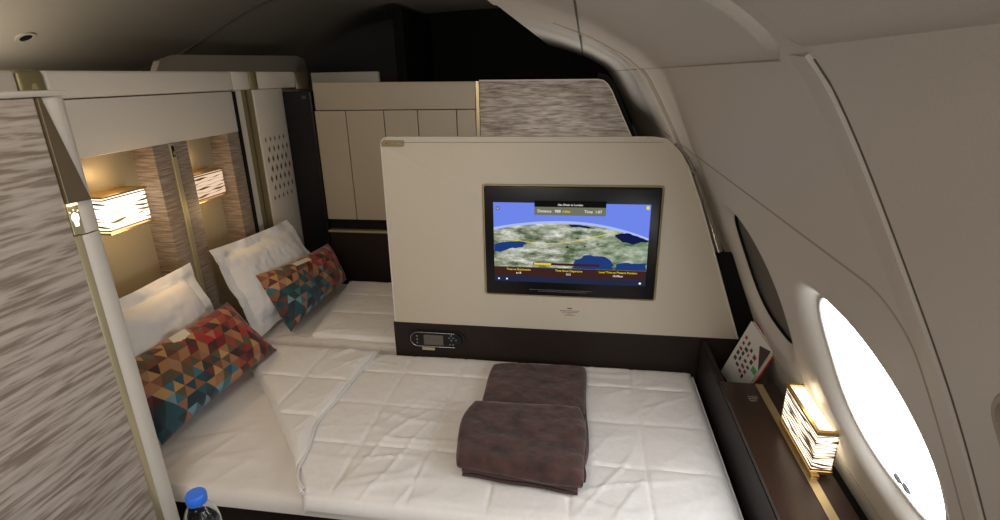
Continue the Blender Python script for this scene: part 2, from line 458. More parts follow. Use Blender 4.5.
def swline(pts, r, flat=.5, d=0.):
    """thin bead following the sidewall: pts (y, s)"""
    return tube([SW(y, s, d) for y, s in pts], r, 6, flat=flat, nrm=[SN(s) for y, s in pts])
def lin(a, c, n): return [(a[0]+(c[0]-a[0])*i/n, a[1]+(c[1]-a[1])*i/n) for i in range(n+1)]
sB = s_of_z(1.352); sA = s_of_z(1.612); sBase = s_of_z(.735)
def arc_(cy, cs, r, a0, a1, n=10): return [(cy+r*math.cos(math.radians(a0+(a1-a0)*i/n)), cs+r*math.sin(math.radians(a0+(a1-a0)*i/n))) for i in range(n+1)]
# window panel seam: along the cabin then turning down
seam = lin((4.6, sB), (.68, sB), 60) + arc_(.68, sB+.075, .075, -90, -180) + lin((.605, sB+.08), (.598, STOT*.93), 26)
b = swline(seam, .0030, .45)
struct('trim_1', b, M['groove_tan'], 'raised seam line round the window panel')
seam2 = lin((-1.0, sB), (.405, sB), 20) + arc_(.405, sB+.07, .07, -90, 0) + lin((.475, sB+.075), (.478, STOT*.93), 26)
struct('trim_2', swline(seam2, .0045, .8), M['groove_tan'], 'seam line round the nearer window panel')
# frame bands (ribs)
def rib(y0, y1, s0, s1, h, name, n=60, lab=None):
    bb = bmesh.new(); R = []
    for i in range(n+1):
        s = s0+(s1-s0)*i/n
        R.append([bb.verts.new(SW(yy, s, -dd)) for yy, dd in ((y0-.001, -.001), (y0, h), (y0+.004, h*1.05), ((y0+y1)/2, h*.5), (y1, -.0003))])
    for A, B in zip(R[:-1], R[1:]):
        for k in range(4): bb.faces.new((A[k], A[k+1], B[k+1], B[k]))
    return struct(name, bb, M['side'], lab, smooth=True)
rib(.553, .612, sA-.005, STOT*.95, .0045, 'trim_3', lab='raised frame band on the sidewall')
struct('trim_4', swline(lin((.551, sA+.002), (.551, STOT*.95), 50), .0018, .6), M['groove'], 'dark joint line beside the frame band')
rib(2.05, 2.30, s_of_z(1.78), STOT*.7, .012, 'trim_5', lab='broad frame band beyond the divider')
struct('trim_6', swline(lin((2.045, s_of_z(1.78)), (2.045, STOT*.7), 50), .003, .6), M['groove_tan'])
# upper stowage panel: slightly proud, rounded corner
def proud(y0, y1, s0, s1, h, r, name, corner):
    bb = bmesh.new(); n = 24
    ol = [(y1, s0), (y0, s0)] if corner else [(y1, s0), (y0, s0)]
    if corner: ol += [(y0, s1-r)] + [(y0+r-r*math.cos(math.radians(a)), s1-r+r*math.sin(math.radians(a))) for a in range(10, 91, 10)] + [(y1, s1)]
    else: ol += [(y0, s1), (y1, s1)]
    return ol, h
bb = bmesh.new(); NY_, NS_ = 60, 40
def upper_panel(y0, y1, s0, s1, h, r, cy):
    """h = height above the sidewall; cy: rounded lower corner at y0 (-1) or y1 (+1)"""
    b = bmesh.new(); G = []
    for i in range(NY_+1):
        t = i/NY_; yy = y0+(y1-y0)*(t*t if cy < 0 else 1-(1-t)**2)
        e = (yy-y0) if cy < 0 else (y1-yy)
        sm = s1-(r-math.sqrt(max(0, r*r-(r-min(e, r))**2)))
        row = []
        for j in range(NS_+1):
            ss = s0+(sm-s0)*j/NS_; de = min(e, sm-ss); hh = h*min(1, math.sqrt(max(0, de)/.008))
            row.append(b.verts.new(SW(yy, ss, -hh)))
        G.append(row)
    for i in range(NY_):
        for j in range(NS_): b.faces.new((G[i][j], G[i+1][j], G[i+1][j+1], G[i][j+1]))
    bmesh.ops.remove_doubles(b, verts=b.verts[:], dist=.00005)
    return b
bb.free()
struct('trim_7', upper_panel(.60, 2.0, 0.01, sA, .010, .05, -1), M['side'], 'upper stowage panel beyond the frame band', smooth=True)
struct('trim_8', upper_panel(-1.0, .555, 0.01, sA-.012, .006, .004, 1), M['side'], 'upper stowage panel above the viewer', smooth=True)
sC = s_of_z(1.745)
struct('trim_15', swline(lin((1.15, sC), (4.9, sC), 60), .0045, .7, -.0085), M['groove'], 'dark joint between the overhead panels')
struct('trim_9', swline(lin((2.02, sA), (5.0, sA), 30), .003, .5), M['groove_tan'])
struct('trim_10', swline(lin((.64, sA+.001), (2.0, sA+.001), 30), .0018, .5), M['groove_tan'])
# base trim where the sidewall meets the console
struct('trim_11', swline(lin((-.9, sBase), (1.74, sBase), 40), .004, .6), M['groove_tan'], 'tan bead along the foot of the sidewall')

# ---------------------------------------------------------------- floor, ceiling, walls
struct('floor', box(-3.4, .9, -1.3, 6.6, -.05, 0), M['carpet'])
b = bmesh.new()
cp = [(-3.2, 1.50), (-2.95, 1.66), (-2.72, 1.74), (-2.45, 1.88), (-2.15, 2.02), (-1.8, 2.11), (-1.2, 2.15), (-.6, 2.16), (-.36, 2.12), (-.335, 2.0), (-.33, 1.842)]
cpd = catmull(cp, 6)
G = [[b.verts.new((x, yy, z)) for x, z in cpd] for yy in [-1.3+7.9*i/30 for i in range(31)]]
for i in range(30):
    for j in range(len(cpd)-1): b.faces.new((G[i][j], G[i+1][j], G[i+1][j+1], G[i][j+1]))
ce = struct('ceiling', b, M['ceil'], 'curved taupe cabin ceiling', smooth=True)
struct('wall_back', box(-3.3, .9, 6.5, 6.6, 0, 2.3), M['ceil_dark'])
struct('wall_front', box(-3.3, .9, -1.3, -1.2, 0, 2.3), M['ceil'])
struct('wall_left', box(-3.3, -3.2, -1.3, 6.6, 0, 1.7), M['ceil'])
# black wall closing the aisle, its colour standing in for the unlit cabin
struct('wall_end', box(-1.75, .45, 5.15, 5.25, 0, 2.2), M['black'])
# ceiling seam and fittings on the left slope
def ceil_pt(x, y, d=0.):
    for (a, c) in zip(cpd[:-1], cpd[1:]):
        if a[0] <= x <= c[0]:
            t = (x-a[0])/(c[0]-a[0]); z = a[1]+(c[1]-a[1])*t; dx, dz = c[0]-a[0], c[1]-a[1]; l = math.hypot(dx, dz)
            return Vector((x+dz/l*d, y, z-dx/l*d))
    return Vector((x, y, 2.1))
sx = [-2.93+.05*i for i in range(22)]
struct('trim_12', tube([ceil_pt(x, 3.35+.10*math.sin((x+2.9)*2.2), .002) for x in sx], .010, 6), M['groove'], 'joint between two overhead panels')

def disc_at(c, nrm_, r, h, m, name, parent, ell=1.0, hole=None):
    n = Vector(nrm_).normalized(); a = Vector((0, 1, 0)); c2 = n.cross(a).normalized(); b = bmesh.new()
    prof_ = [(0.001, h), (r*.85, h), (r, h*.5), (r, -.002)] if hole is None else [(hole, -.001), (hole, h), (r*.92, h), (r, 0)]
    rings = []
    for rr, hh in prof_: rings.append([b.verts.new(Vector(c)+a*math.cos(t)*rr*ell+c2*math.sin(t)*rr+n*hh) for t in [2*PI*k/28 for k in range(28)]])
    for A, B in zip(rings[:-1], rings[1:]):
        for k in range(28): b.faces.new((A[k], A[(k+1) % 28], B[(k+1) % 28], B[k]))
    return obj(name, b, m, parent, True)
c0 = ceil_pt(-2.59, 2.32); nn = (ceil_pt(-2.59, 2.32, .05)-c0).normalized()
t = thing('air_vent', 'small oval ceiling fitting with dark centre above the left partition', 'vent', c0)
disc_at(c0, nn, .045, .006, M['ceil'], 'bezel', t, 1.0, .028); disc_at(c0, nn, .030, .003, M['black'], 'nozzle', t)
c0 = ceil_pt(-1.62, 3.35); nn = (ceil_pt(-1.62, 3.35, .05)-c0).normalized()
t = thing('ceiling_light', 'round unlit fitting high on the dark ceiling', 'ceiling light', c0)
disc_at(c0, nn, .055, .010, M['side_trim'], 'bezel', t, 1., .04); disc_at(c0, nn, .042, .006, M['shade'], 'lens', t)

# ---------------------------------------------------------------- headboard wall between aisle and beds (plane x = -1.5)
XH = -1.5; XN = -1.585
hw = thing('headboard_wall', 'long cream partition with lamp niches running behind both beds', 'partition', (-1.56, 1.75, 0))
obj('header_panel', prism([(1.375, 1.383), (2.192, 1.383), (2.192, 1.553), (1.375, 1.553)], 'x', -1.64, XH, .004), M['shell'], hw, True)
obj('header_panel', prism([(.95, 1.383), (1.372, 1.383), (1.372, 1.553), (.95, 1.553)], 'x', -1.64, XH, .004), M['shell'], hw, True)
obj('top_rail', prism([(1.366, 1.556), (2.205, 1.556), (2.205, 1.634), (1.366, 1.634)], 'x', -1.66, XH+.002, .010, seg=3), M['shell'], hw, True)
obj('gold_cap', prism([(1.286, 1.50), (1.363, 1.50), (1.363, 1.636), (1.286, 1.636)], 'x', -1.66, XH+.004, .012, seg=3), M['olive'], hw, True, 'olive gold joint cover')
obj('icon', prism([(1.315, 1.585), (1.335, 1.585), (1.33, 1.60), (1.32, 1.60)], 'x', XH+.003, XH+.0055), M['gold_pale'], hw)
obj('top_rail', prism([(.0, 1.45), (1.283, 1.45), (1.283, 1.634), (.0, 1.634)], 'x', -1.66, XH+.002, .008, seg=3), M['shell'], hw, True)
# niches: three recesses in a textured board
obj('niche_back', prism([(.95, .52), (2.192, .52), (2.192, 1.383), (.95, 1.383)], 'x', -1.64, XN), M['niche'], hw)
for (y0, y1) in ((1.689, 1.7635), (1.7905, 1.861), (2.109, 2.186)):
    obj('column', box(XN, XH, y0, y1, .50, 1.383), M['streak_col'], hw, False, 'streaked brown laminate column')
obj('column', box(XN, XH, .98, 1.06, .50, 1.383), M['streak_col'], hw)
sp = obj('centre_strip', box(XN, XH+.006, 1.765, 1.789, .60, 1.383, .002), M['gold_pale'], hw, False, 'gold strip')
obj('slot', box(XH+.005, XH+.0075, 1.771, 1.783, 1.335, 1.375), M['black'], sp).location = (0, 0, 0)
for ch in hw.children:
    pass
obj('slot_rim', box(XH+.006, XH+.0085, 1.774, 1.780, 1.340, 1.355), M['gold'], hw)
obj('edge_strip', box(XN, XH+.010, 2.1905, 2.2005, .5, 1.553), M['black'], hw)
obj('cream_strip', box(XN, XH-.003, 2.2005, 2.262, .5, 1.556, .004), M['shell'], hw)
obj('olive_strip', box(XN-.02, XH-.010, 2.262, 2.300, .5, 1.556), M['olive'], hw)
obj('dark_strip', box(XN-.03, XH-.022, 2.300, 2.312, .5, 1.556), M['black'], hw)
obj('olive_strip', box(XN-.02, XH-.008, 2.312, 2.348, .5, 1.556), M['olive'], hw)
obj('top_rail', box(-1.66, XH+.002, 2.208, 2.332, 1.556, 1.634, .008), M['shell'], hw, True)
obj('gold_cap', box(-1.66, XH+.004, 2.334, 2.392, 1.556, 1.636, .008), M['olive'], hw, True)
obj('top_rail', box(-1.66, XH+.002, 2.394, 2.735, 1.556, 1.634, .008), M['shell'], hw, True)
obj('corner_cap', box(-1.66, XH+.004, 2.737, 2.86, 1.545, 1.636, .008), M['bronze'], hw, True)
# seat shell with diamond perforations
ss_ = obj('perforated_shell', box(-1.64, XH, 2.35, 2.60, .5, 1.556, .006), M['shell'], hw, True)
b = bmesh.new()
for r in range(7):
    for c in range(5):
        yy = 2.385+.040*c+(.020 if r % 2 else 0); zz = 1.325-.047*r
        if yy > 2.575: continue
        k = .75+.45*math.sin(PI*(r+.5)/7)
        prism([(yy-.0075*k, zz), (yy, zz-.015*k), (yy+.0075*k, zz), (yy, zz+.015*k)], 'x', XH-.002, XH+.0012, bm=b)
obj('perforation', b, M['bronze'], hw)

def slat_lamp(name, x0, x1, y0, y1, z0, z1, front, glow, label, loc, slats=7, seed=1):
    """box lamp of glowing irregular slats; front = list of glowing faces"""
    t = thing(name, label, 'lamp', loc, 'slatted lamps')
    rnd = random.Random(seed); b = bmesh.new()
    h = (z1-z0-.012)/(slats)
    box(x0+.002, x1-.002, y0+.002, y1-.002, z0+.003, z1-.003, .001, bm=b)
    obj('diffuser', b, glow, t)
    # bands: thin stacked layers of uneven width with brown slivers between them
    for i in range(slats+1):
        zc = z0+.006+h*i; b = bmesh.new(); n = 26
        ph = rnd.random()*6; A = []
        def off(u): return .0024*math.sin(u*5+ph)+.0016*math.sin(u*13+ph*2)
        def th(u): return max(.0003, (.0008+.0028*math.sin(u*7.5+ph*3)*math.sin(u*3.9+ph))*(8/slats)**.8)
        path = []
        for k in range(n+1):
            u = k/n; path.append((u,))
        def strip(P0, P1, nn, ua, ub):
            prev = None
            for k in range(nn+1):
                t_ = k/nn; u = ua+(ub-ua)*t_
                p = Vector(P0).lerp(Vector(P1), t_); zz = zc+(off(u) if 0 < i < slats else 0); hh = th(u) if 0 < i < slats else .002
                pr = (p+Vector((0, 0, zz-hh)), p+Vector((0, 0, zz+hh)))
                yield pr
        if front == 'x+':   loops = [((x0, y0, 0), (x1, y0, 0), 8, 0, .35), ((x1, y0, 0), (x1, y1, 0), 24, .35, 1.35)]
        else:               loops = [((x0, y1, 0), (x0, y0, 0), 24, 0, 1.), ((x0, y0, 0), (x1, y0, 0), 8, 1., 1.35)]
        for P0, P1, nn, ua, ub in loops:
            rows = list(strip(P0, P1, nn, ua, ub)); d = (Vector(P1)-Vector(P0)).normalized(); inn = Vector((d.y, -d.x, 0))*-.004
            if front == 'x+' : inn = -inn if False else inn
            vs = [[b.verts.new(q) for q in (lo, hi, hi+inn, lo+inn)] for lo, hi in rows]
            for A_, B_ in zip(vs[:-1], vs[1:]):
                for k in range(4): b.faces.new((A_[k], A_[(k+1) % 4], B_[(k+1) % 4], B_[k]))
            b.faces.new(vs[0][::-1]); b.faces.new(vs[-1])
        obj('slat', b, M['slat'], t)
    return t
l1 = slat_lamp('wall_lamp', -1.583, -1.50, 1.44, 1.617, 1.138, 1.250, 'x+', M['glow_white'], 'bright slatted wall lamp glowing in the nearer headboard niche', (-1.54, 1.53, 1.138), 7, 3)
obj('top_plate', box(-1.584, -1.496, 1.436, 1.621, 1.2505, 1.2565, .001), M['brass'], l1); obj('bottom_plate', box(-1.584, -1.496, 1.436, 1.621, 1.1315, 1.1375, .001), M['brass'], l1)
l2 = slat_lamp('wall_lamp', -1.583, -1.515, 1.868, 2.058, 1.138, 1.243, 'x+', M['glow_dim'], 'dimmer slatted wall lamp in the far headboard niche beyond the gold strip', (-1.54, 1.96, 1.138), 7, 9)
obj('top_plate', box(-1.584, -1.511, 1.866, 2.062, 1.2435, 1.2485, .001), M['brass'], l2); obj('bottom_plate', box(-1.584, -1.511, 1.866, 2.062, 1.1325, 1.1375, .001), M['brass'], l2)

# ---------------------------------------------------------------- near sliding door and its post
XD = -1.02
door = thing('sliding_door', 'streaked taupe suite door with cream post filling the left foreground', 'door', (-1.05, .4, 0))
obj('door_panel', box(-1.07, XD, -.9, .8955, .02, 1.5745, .003), M['streak_door'], door)
obj('top_rail', box(-1.085, XD+.004, -.9, .966, 1.576, 1.587, .003), M['shell'], door, True)
obj('gold_strip', box(-1.06, XD-.002, .8955, .9145, .02, 1.303, .002), M['gold_pale'], door, True)
b = prism([(-1.10, .9145), (XD-.004, .9145), (XD, .925), (XD, .950), (XD-.008, .962), (XD-.03, .968), (-1.10, .968)], 'z', .02, 1.300, 0)
obj('post', b, M['shell'], door, True, 'cream rounded post')
b = prism([(-1.10, .9145), (XD-.004, .9145), (XD, .925), (XD, .950), (XD-.008, .962), (XD-.03, .968), (-1.10, .968)], 'z', 1.303, 1.5745, 0)
obj('post', b, M['shell'], door, True)
obj('side_wing', box(-1.50, -1.10, .925, .968, .02, 1.5745), M['shell'], door)
obj('bronze_fin', prism([(.897, 1.574), (.905, 1.574), (.950, 1.369), (.897, 1.371)], 'x', XD-.004, XD+.006, .001), M['bronze'], door, False, 'tapering bronze fin')
obj('switch_plate', box(-1.06, XD, .8965, .9205, 1.305, 1.371, .001), M['gold_pale'], door)
obj('reading_light', box(XD-.002, XD+.004, .8975, .9175, 1.3655, 1.3685), M['led'], door)
b = lathe([(.0001, 0), (.0001, 0)], 3) if False else bmesh.new()
ic = [(.9045, 1.322), (.9125, 1.322), (.9130, 1.330), (.9165, 1.338), (.9160, 1.346), (.9085, 1.351), (.9010, 1.346), (.9005, 1.338), (.9040, 1.330)]
prism([(y_, z_) for y_, z_ in ic], 'x', XD, XD+.0008, bm=b)
for a in (50, 90, 130):
    ca, sa = math.cos(math.radians(a)), math.sin(math.radians(a)); q = (.9085+.012*ca*1.0, 1.342+.012*sa); w_ = (.9085+.0155*ca, 1.342+.0155*sa); n_ = (-sa*.0007, ca*.0007)
    prism([(q[0]-n_[0], q[1]-n_[1]), (w_[0]-n_[0], w_[1]-n_[1]), (w_[0]+n_[0], w_[1]+n_[1]), (q[0]+n_[0], q[1]+n_[1])], 'x', XD, XD+.0008, bm=b)
obj('bulb_icon', b, M['icon'], door, False, 'glowing light bulb symbol')

# ---------------------------------------------------------------- divider with the screen (front plane y = 1.765)
YD = 1.765
dv = thing('divider_panel', 'beige divider panel with sloped right edge standing between the two beds', 'divider', (-.1, 1.79, 0))
def rc(cx, cz, r, a0, a1, n=6): return [(cx+r*math.cos(math.radians(a0+(a1-a0)*i/n)), cz+r*math.sin(math.radians(a0+(a1-a0)*i/n))) for i in range(n+1)]
poly = [(-.691, .708)] + rc(-.658, 1.379, .026, 180, 90) + [(.225, 1.403), (.262, 1.398), (.292, 1.374), (.316, 1.348), (.338, 1.310), (.385, 1.198), (.452, 1.013), (.508, .856), (.560, .708)]
obj('panel', prism(poly, 'y', YD, YD+.035, .004), M['divider'], dv, True)
inset = [(x_*.999, z_) for x_, z_ in poly]
edge = [(-.690, .712)] + rc(-.658, 1.379, .026, 180, 90) + [(.225, 1.4035), (.262, 1.398), (.291, 1.3735), (.315, 1.3475), (.337, 1.3095), (.384, 1.1975), (.451, 1.0125), (.507, .8555), (.559, .712)]
obj('edge_bead', tube([(x_, YD-.0005, z_) for x_, z_ in edge], .0028, 6), M['shell'], dv, True)
obj('top_groove', box(-.60, .25, YD-.0012, YD+.002, 1.3875, 1.3895), M['groove_tan'], dv)
obj('base', box(-.700, .4365, YD+.0005, YD+.034, .02, .7075, .003), M['dark'], dv, False, 'dark brown leather base')
obj('base', box(.4365, .575, YD+.004, YD+.034, .02, .7065), M['dark'], dv)
cl = [(-.684, 1.372)] + rc(-.664, 1.381, .014, 180, 90, 5) + [(-.612, 1.395)] + rc(-.612, 1.386, .009, 90, -90, 6)[1:] + [(-.684, 1.372)][:0]
pl = obj('control_tab', prism([(-.682, 1.374), (-.682, 1.388), (-.674, 1.3955), (-.604, 1.3955), (-.601, 1.392), (-.601, 1.380), (-.606, 1.374)], 'y', YD-.0035, YD), M['olive'], dv, False, 'bronze tab with indicator lights')
obj('indicator', box(-.648, -.632, YD-.0045, YD-.003, 1.3835, 1.3875), M['chrome'], dv); obj('indicator', box(-.624, -.609, YD-.0045, YD-.003, 1.3835, 1.3875), M['chrome'], dv)
obj('indicator', box(-.666, -.660, YD-.0045, YD-.003, 1.382, 1.388), M['red'], dv)
obj('latch', box(-.589, -.540, YD-.006, YD, .598, .609), M['gold_pale'], dv)
# printed notice under the screen (too small to read)
b = bmesh.new(); rnd = random.Random(2)
for zc, x0, x1 in ((.789, -.062, .008), (.783, -.054, .003), (.7765, -.035, -.017), (.7715, -.046, -.007)):
    x_ = x0
    while x_ < x1:
        w_ = rnd.uniform(.003, .008); box(x_, min(x_+w_, x1), YD-.0008, YD+.001, zc-.0012, zc+.0012, bm=b); x_ += w_+.0018
obj('notice_print', b, M['dark_print2'], dv)
obj('notice_mark', box(-.036, -.019, YD-.0008, YD+.001, .7965, .8005), M['inkred'], dv)

tv = thing('seat_screen', 'black widescreen monitor showing a moving flight map', 'screen', (-.035, YD, .85))
obj('bezel_rim', box(-.335, .268, YD-.006, YD+.004, .843, 1.250, .008, seg=3), M['gold_pale'], tv, True)
obj('bezel', box(-.330, .263, YD-.009, YD+.002, .847, 1.2455, .007, seg=3), M['black_gloss'], tv, True)
yS = YD-.0095
sx0, sx1, sz0, sz1 = -.297, .229, .900, 1.188
def flat(name, pts, m, k, parent=tv): return obj(name, prism(pts, 'y', yS-.0004*k, yS-.0004*k+.0006), m, parent)
def U(u, v): return (sx0+(sx1-sx0)*u, sz0+(sz1-sz0)*v)
scr = flat('display', [U(0, 0), U(1, 0), U(1, 1), U(0, 1)], M['scr_sky'], 1)
tv_root, tv = tv, scr
def flat(name, pts, m, k, parent=scr): return obj(name, prism(pts, 'y', yS-.0004*k, yS-.0004*k+.0006), m, parent)
def horizon(u): return .695-.0+.055-1.02*(u-.47)**2*(1.0)    # v of the earth's edge
hz = lambda u, o=0: .755+o-(.42 if u < .47 else .66)*(u-.47)**2
us = [i/40 for i in range(41)]
flat('horizon_glow', [U(u, hz(u, .03)) for u in us][::-1]+[U(0, .3), U(1, .3)], M['scr_haze'], 2)
flat('map_land', [U(u, hz(u)) for u in us][::-1]+[U(0, .195), U(1, .195)], M['scr_land'], 3)
def blob(pts, m, k, nm='map_sea', jag=.012, seed=0):
    r = random.Random(seed); out = []
    for (a, c) in zip(pts, pts[1:]+pts[:1]):
        out.append(a)
        for t_ in (.33, .66): out.append((a[0]+(c[0]-a[0])*t_+r.uniform(-jag, jag), a[1]+(c[1]-a[1])*t_+r.uniform(-jag, jag)))
    out = [(min(.999, max(.001, x_)), min(.75, max(.197, z_))) for x_, z_ in out]
    return flat(nm, [U(*p) for p in out], m, k)
blob([(0, .37), (.06, .395), (.13, .44), (.17, .445), (.22, .49), (.20, .525), (.12, .52), (.06, .51), (0, .48)], M['scr_sea'], 4, seed=1)
blob([(.49, .745), (.53, .745), (.60, .735), (.66, .705), (.62, .70), (.56, .72), (.51, .715)], M['scr_navy'], 4, seed=2, jag=.004)
blob([(.79, .63), (.83, .655), (.88, .655), (.95, .605), (1, .575), (1, .555), (.95, .55), (.90, .52), (.84, .545), (.80, .595)], M['scr_navy'], 4, seed=3, jag=.006)
blob([(.52, .197), (.54, .25), (.53, .31), (.58, .33), (.61, .37), (.68, .365), (.74, .35), (.775, .30), (.785, .27), (.78, .22), (.785, .197)], M['scr_sea'], 4, seed=4, jag=.010)
blob([(.80, .197), (.805, .265), (.86, .29), (.92, .285), (1, .29), (1, .197)], M['scr_sea'], 4, seed=5, jag=.008)
b = tube([(*[sx0+(sx1-sx0)*u], yS-.0022, sz0+(sz1-sz0)*v) for u, v in ((.07, .545), (.18, .53), (.30, .500), (.40, .505), (.52, .535), (.64, .59), (.76, .65), (.80, .665))], .0009, 6)
obj('route_line', b, M['scr_yellow'], tv)
pc = U(.485, .468)
obj('aircraft_symbol', prism([(pc[0]+a*.001, pc[1]+c*.001) for a, c in ((-10, 1), (-2, 2), (0, 6), (2, 2), (14, 2), (4, -1), (3, -5), (0, -2), (-4, -5), (-3, -1))], 'y', yS-.0028, yS-.002), M['scr_black'], tv)
for (u, v) in ((.55, .575), (.68, .515), (.60, .48)):
    q = U(u, v); obj('map_town', prism([(q[0]-.007, q[1]), (q[0], q[1]-.0015), (q[0]+.007, q[1]+.0005), (q[0], q[1]+.002)], 'y', yS-.0026, yS-.002), M['scr_black'], tv)
flat('title_band', [U(.27, .955), U(.725, .955), U(.725, 1.03), U(.27, 1.03)], M['scr_black'], 5)
flat('header_band', [U(.27, .855), U(.725, .855), U(.725, .955), U(.27, .955)], M['scr_olive'], 5)
flat('footer_band', [U(0, .075), U(1, .075), U(1, .195), U(0, .195)], M['scr_brown'], 5)
flat('menu_bar', [U(0, 0), U(1, 0), U(1, .075), U(0, .075)], M['scr_bar'], 5)
flat('footer_line', [U(0, .19), U(1, .19), U(1, .197), U(0, .197)], M['olive'], 6)
flat('progress_trough', [U(.262, .222), U(.70, .238), U(.70, .268), U(.262, .252)][:0] or [U(.262, .228), U(.70, .228), U(.70, .258), U(.262, .258)], M['scr_brown'], 6)
flat('progress_fill', [U(.268, .233), U(.382, .233), U(.382, .254), U(.268, .254)], M['scr_yellow'], 8)
XX, ZZ = (1, 0, 0), (0, 0, 1)
def tx(s, u, v, size, m, align='CENTER'): q = U(u, v); return text('screen_text', s, size, m, tv, (q[0], yS-.0038, q[1]), XX, ZZ, align)
tx('Abu Dhabi to London', .50, .983, .0095, M['scr_white']); tx('Distance', .335, .905, .0135, M['scr_white']); tx('988', .42, .905, .0135, M['scr_white']); tx('miles', .475, .905, .0125, M['scr_yellow'])
tx('Time  1:07', .645, .905, .0135, M['scr_white'])
tx('Time to Destination', .165, .163, .0105, M['scr_yellow']); tx('6:18', .165, .118, .0105, M['scr_white'])
tx('Time Since Departure', .50, .163, .0105, M['scr_yellow']); tx('0:31', .50, .118, .0105, M['scr_white'])
tx('Local Time at Present Position', .82, .163, .0105, M['scr_yellow']); tx('10:49am', .82, .118, .0105, M['scr_white'])
for u, v, r in ((.03, .035, .0032), (.085, .035, .0032), (.965, .035, .004)):
    q = U(u, v); obj('menu_icon', prism(rc(q[0], q[1], r, 0, 330, 11), 'y', yS-.0036, yS-.003), M['scr_white'], tv)
q = U(.03, .93); obj('menu_icon', prism(rc(q[0], q[1], .007, 0, 330, 11), 'y', yS-.0036, yS-.003), M['grey_print'], tv)
q = U(.03, .93); obj('menu_icon', prism(rc(q[0], q[1], .0035, 0, 330, 11), 'y', yS-.0042, yS-.0037), M['scr_haze'], tv)
q = U(.982, .965); obj('menu_icon', prism([(q[0]-.005, q[1]-.006), (q[0]+.005, q[1]-.006), (q[0]+.005, q[1]+.006), (q[0]-.005, q[1]+.006)], 'y', yS-.0036, yS-.003), M['scr_yellow'], tv)
tv = tv_root
b = bmesh.new()
for zc, x0, x1 in ((.871, -.172, .050), (.865, -.14, .03)):
    x_ = x0
    while x_ < x1:
        w_ = rnd.uniform(.004, .012); box(x_, min(x_+w_, x1), yS-.0004, yS+.001, zc-.001, zc+.001, bm=b); x_ += w_+.003
obj('bezel_print', b, M['grey_print'], tv)

# handset in the dark base
hs = thing('handset', 'black remote handset with grey display docked in the dark divider base', 'remote control', (-.522, YD, .64))
obj('cradle', prism(rc(-.607, .646, .036, 90, 270, 8)+rc(-.452, .646, .036, -90, 90, 8), 'y', YD-.004, YD+.001), M['black_gloss'], hs)
obj('body', prism(rc(-.602, .646, .029, 90, 270, 8)+rc(-.458, .646, .029, -90, 90, 8), 'y', YD-.012, YD-.003, .002), M['black_gloss'], hs, True)
obj('rim', tube([(x_, YD-.011, z_) for x_, z_ in rc(-.602, .646, .0295, 0, 0, 1)[:0]+[(-.458, .6755)]+rc(-.602, .646, .0295, 90, 270, 10)+[(-.458, .6165)]], .0013, 6), M['chrome'], hs)
obj('display', box(-.578, -.502, YD-.0135, YD-.0115, .625, .667), M['shade'], hs, False, 'dull grey display')
for x_, z_ in ((-.605, .660), (-.605, .646), (-.605, .632)): obj('button', lathe([(.003, 0), (.003, .001)], 12, (x_, 0, 0)) if False else box(x_-.003, x_+.003, YD-.0135, YD-.0115, z_-.003, z_+.003), M['grey_print'], hs)
for x_, z_ in ((-.470, .668), (-.478, .658), (-.462, .658), (-.470, .648), (-.476, .630), (-.464, .630), (-.452, .650)): obj('button', box(x_-.0028, x_+.0028, YD-.0135, YD-.0115, z_-.0028, z_+.0028), M['grey_print'], hs)

# seal and chrome track between divider and sidewall
b = bmesh.new(); zs = [.70+.02*i for i in range(17)]
inner = sorted([(z_, x_) for x_, z_ in edge if x_ > .2]); 
L_ = [b.verts.new((interp(inner, z_)-.02, YD+.022, z_)) for z_ in zs]; R_ = [b.verts.new((prof(s_of_z(z_))[0]+.004, YD+.022, z_)) for z_ in zs]
L2 = [b.verts.new((interp(inner, z_)-.02, YD+.032, z_)) for z_ in zs]; R2 = [b.verts.new((prof(s_of_z(z_))[0]+.004, YD+.032, z_)) for z_ in zs]
for i in range(len(zs)-1):
    b.faces.new((L_[i], R_[i], R_[i+1], L_[i+1])); b.faces.new((L2[i], L2[i+1], R2[i+1], R2[i]))
obj('edge_seal', b, M['black'], dv)
ez = [(interp(inner, .98+.02*i), .98+.02*i) for i in range(21)]
tr = [(x_+.020-.010*i/20, YD+.030, z_) for i, (x_, z_) in enumerate(ez)]
struct('trim_13', tube(tr, [.006+.007*math.sin(PI*i/20) for i in range(21)], 10), M['chrome'], 'curved chrome track beside the divider', smooth=True)
tr = [(x_+.040-.020*i/20, YD+.050, z_) for i, (x_, z_) in enumerate(ez[:17])]
struct('trim_14', tube(tr, .0045, 8), M['chrome'], smooth=True)

# ---------------------------------------------------------------- console along the sidewall
cs = thing('side_console', 'dark brown side console with gold strip along the sidewall', 'console', (.52, 1.0, 0))
obj('top', box(.4405, .606, -.5, 1.497, .682, .700, .004, seg=2), M['console'], cs, True)
obj('side_panel', box(.440, .458, -.5, YD, .02, .6815, .001), M['console_side'], cs)
obj('end_panel', box(.458, .600, 1.478, 1.494, .30, .6815), M['console'], cs)
obj('pocket_floor', box(.458, .66, 1.494, YD, .40, .42), M['dark'], cs)
obj('pocket_rim', box(.440, .456, 1.499, YD, .6822, .699, .002), M['dark'], cs)
obj('gold_strip', box(.540, .561, -.5, 1.490, .7002, .7014), M['gold'], cs)
obj('back_channel', box(.606, .655, -.5, 1.497, .60, .655), M['black'], cs)
b = bmesh.new()
for k in range(3):
    y_ = 1.42-.010*k; x_ = .500
    while x_ < .528-.006*k:
        w_ = rnd.uniform(.003, .006); box(x_, x_+w_, y_-.0022, y_+.0022, .6995, .7006, bm=b); x_ += w_+.0015
obj('notice_print', b, M['dark_print2'], cs)

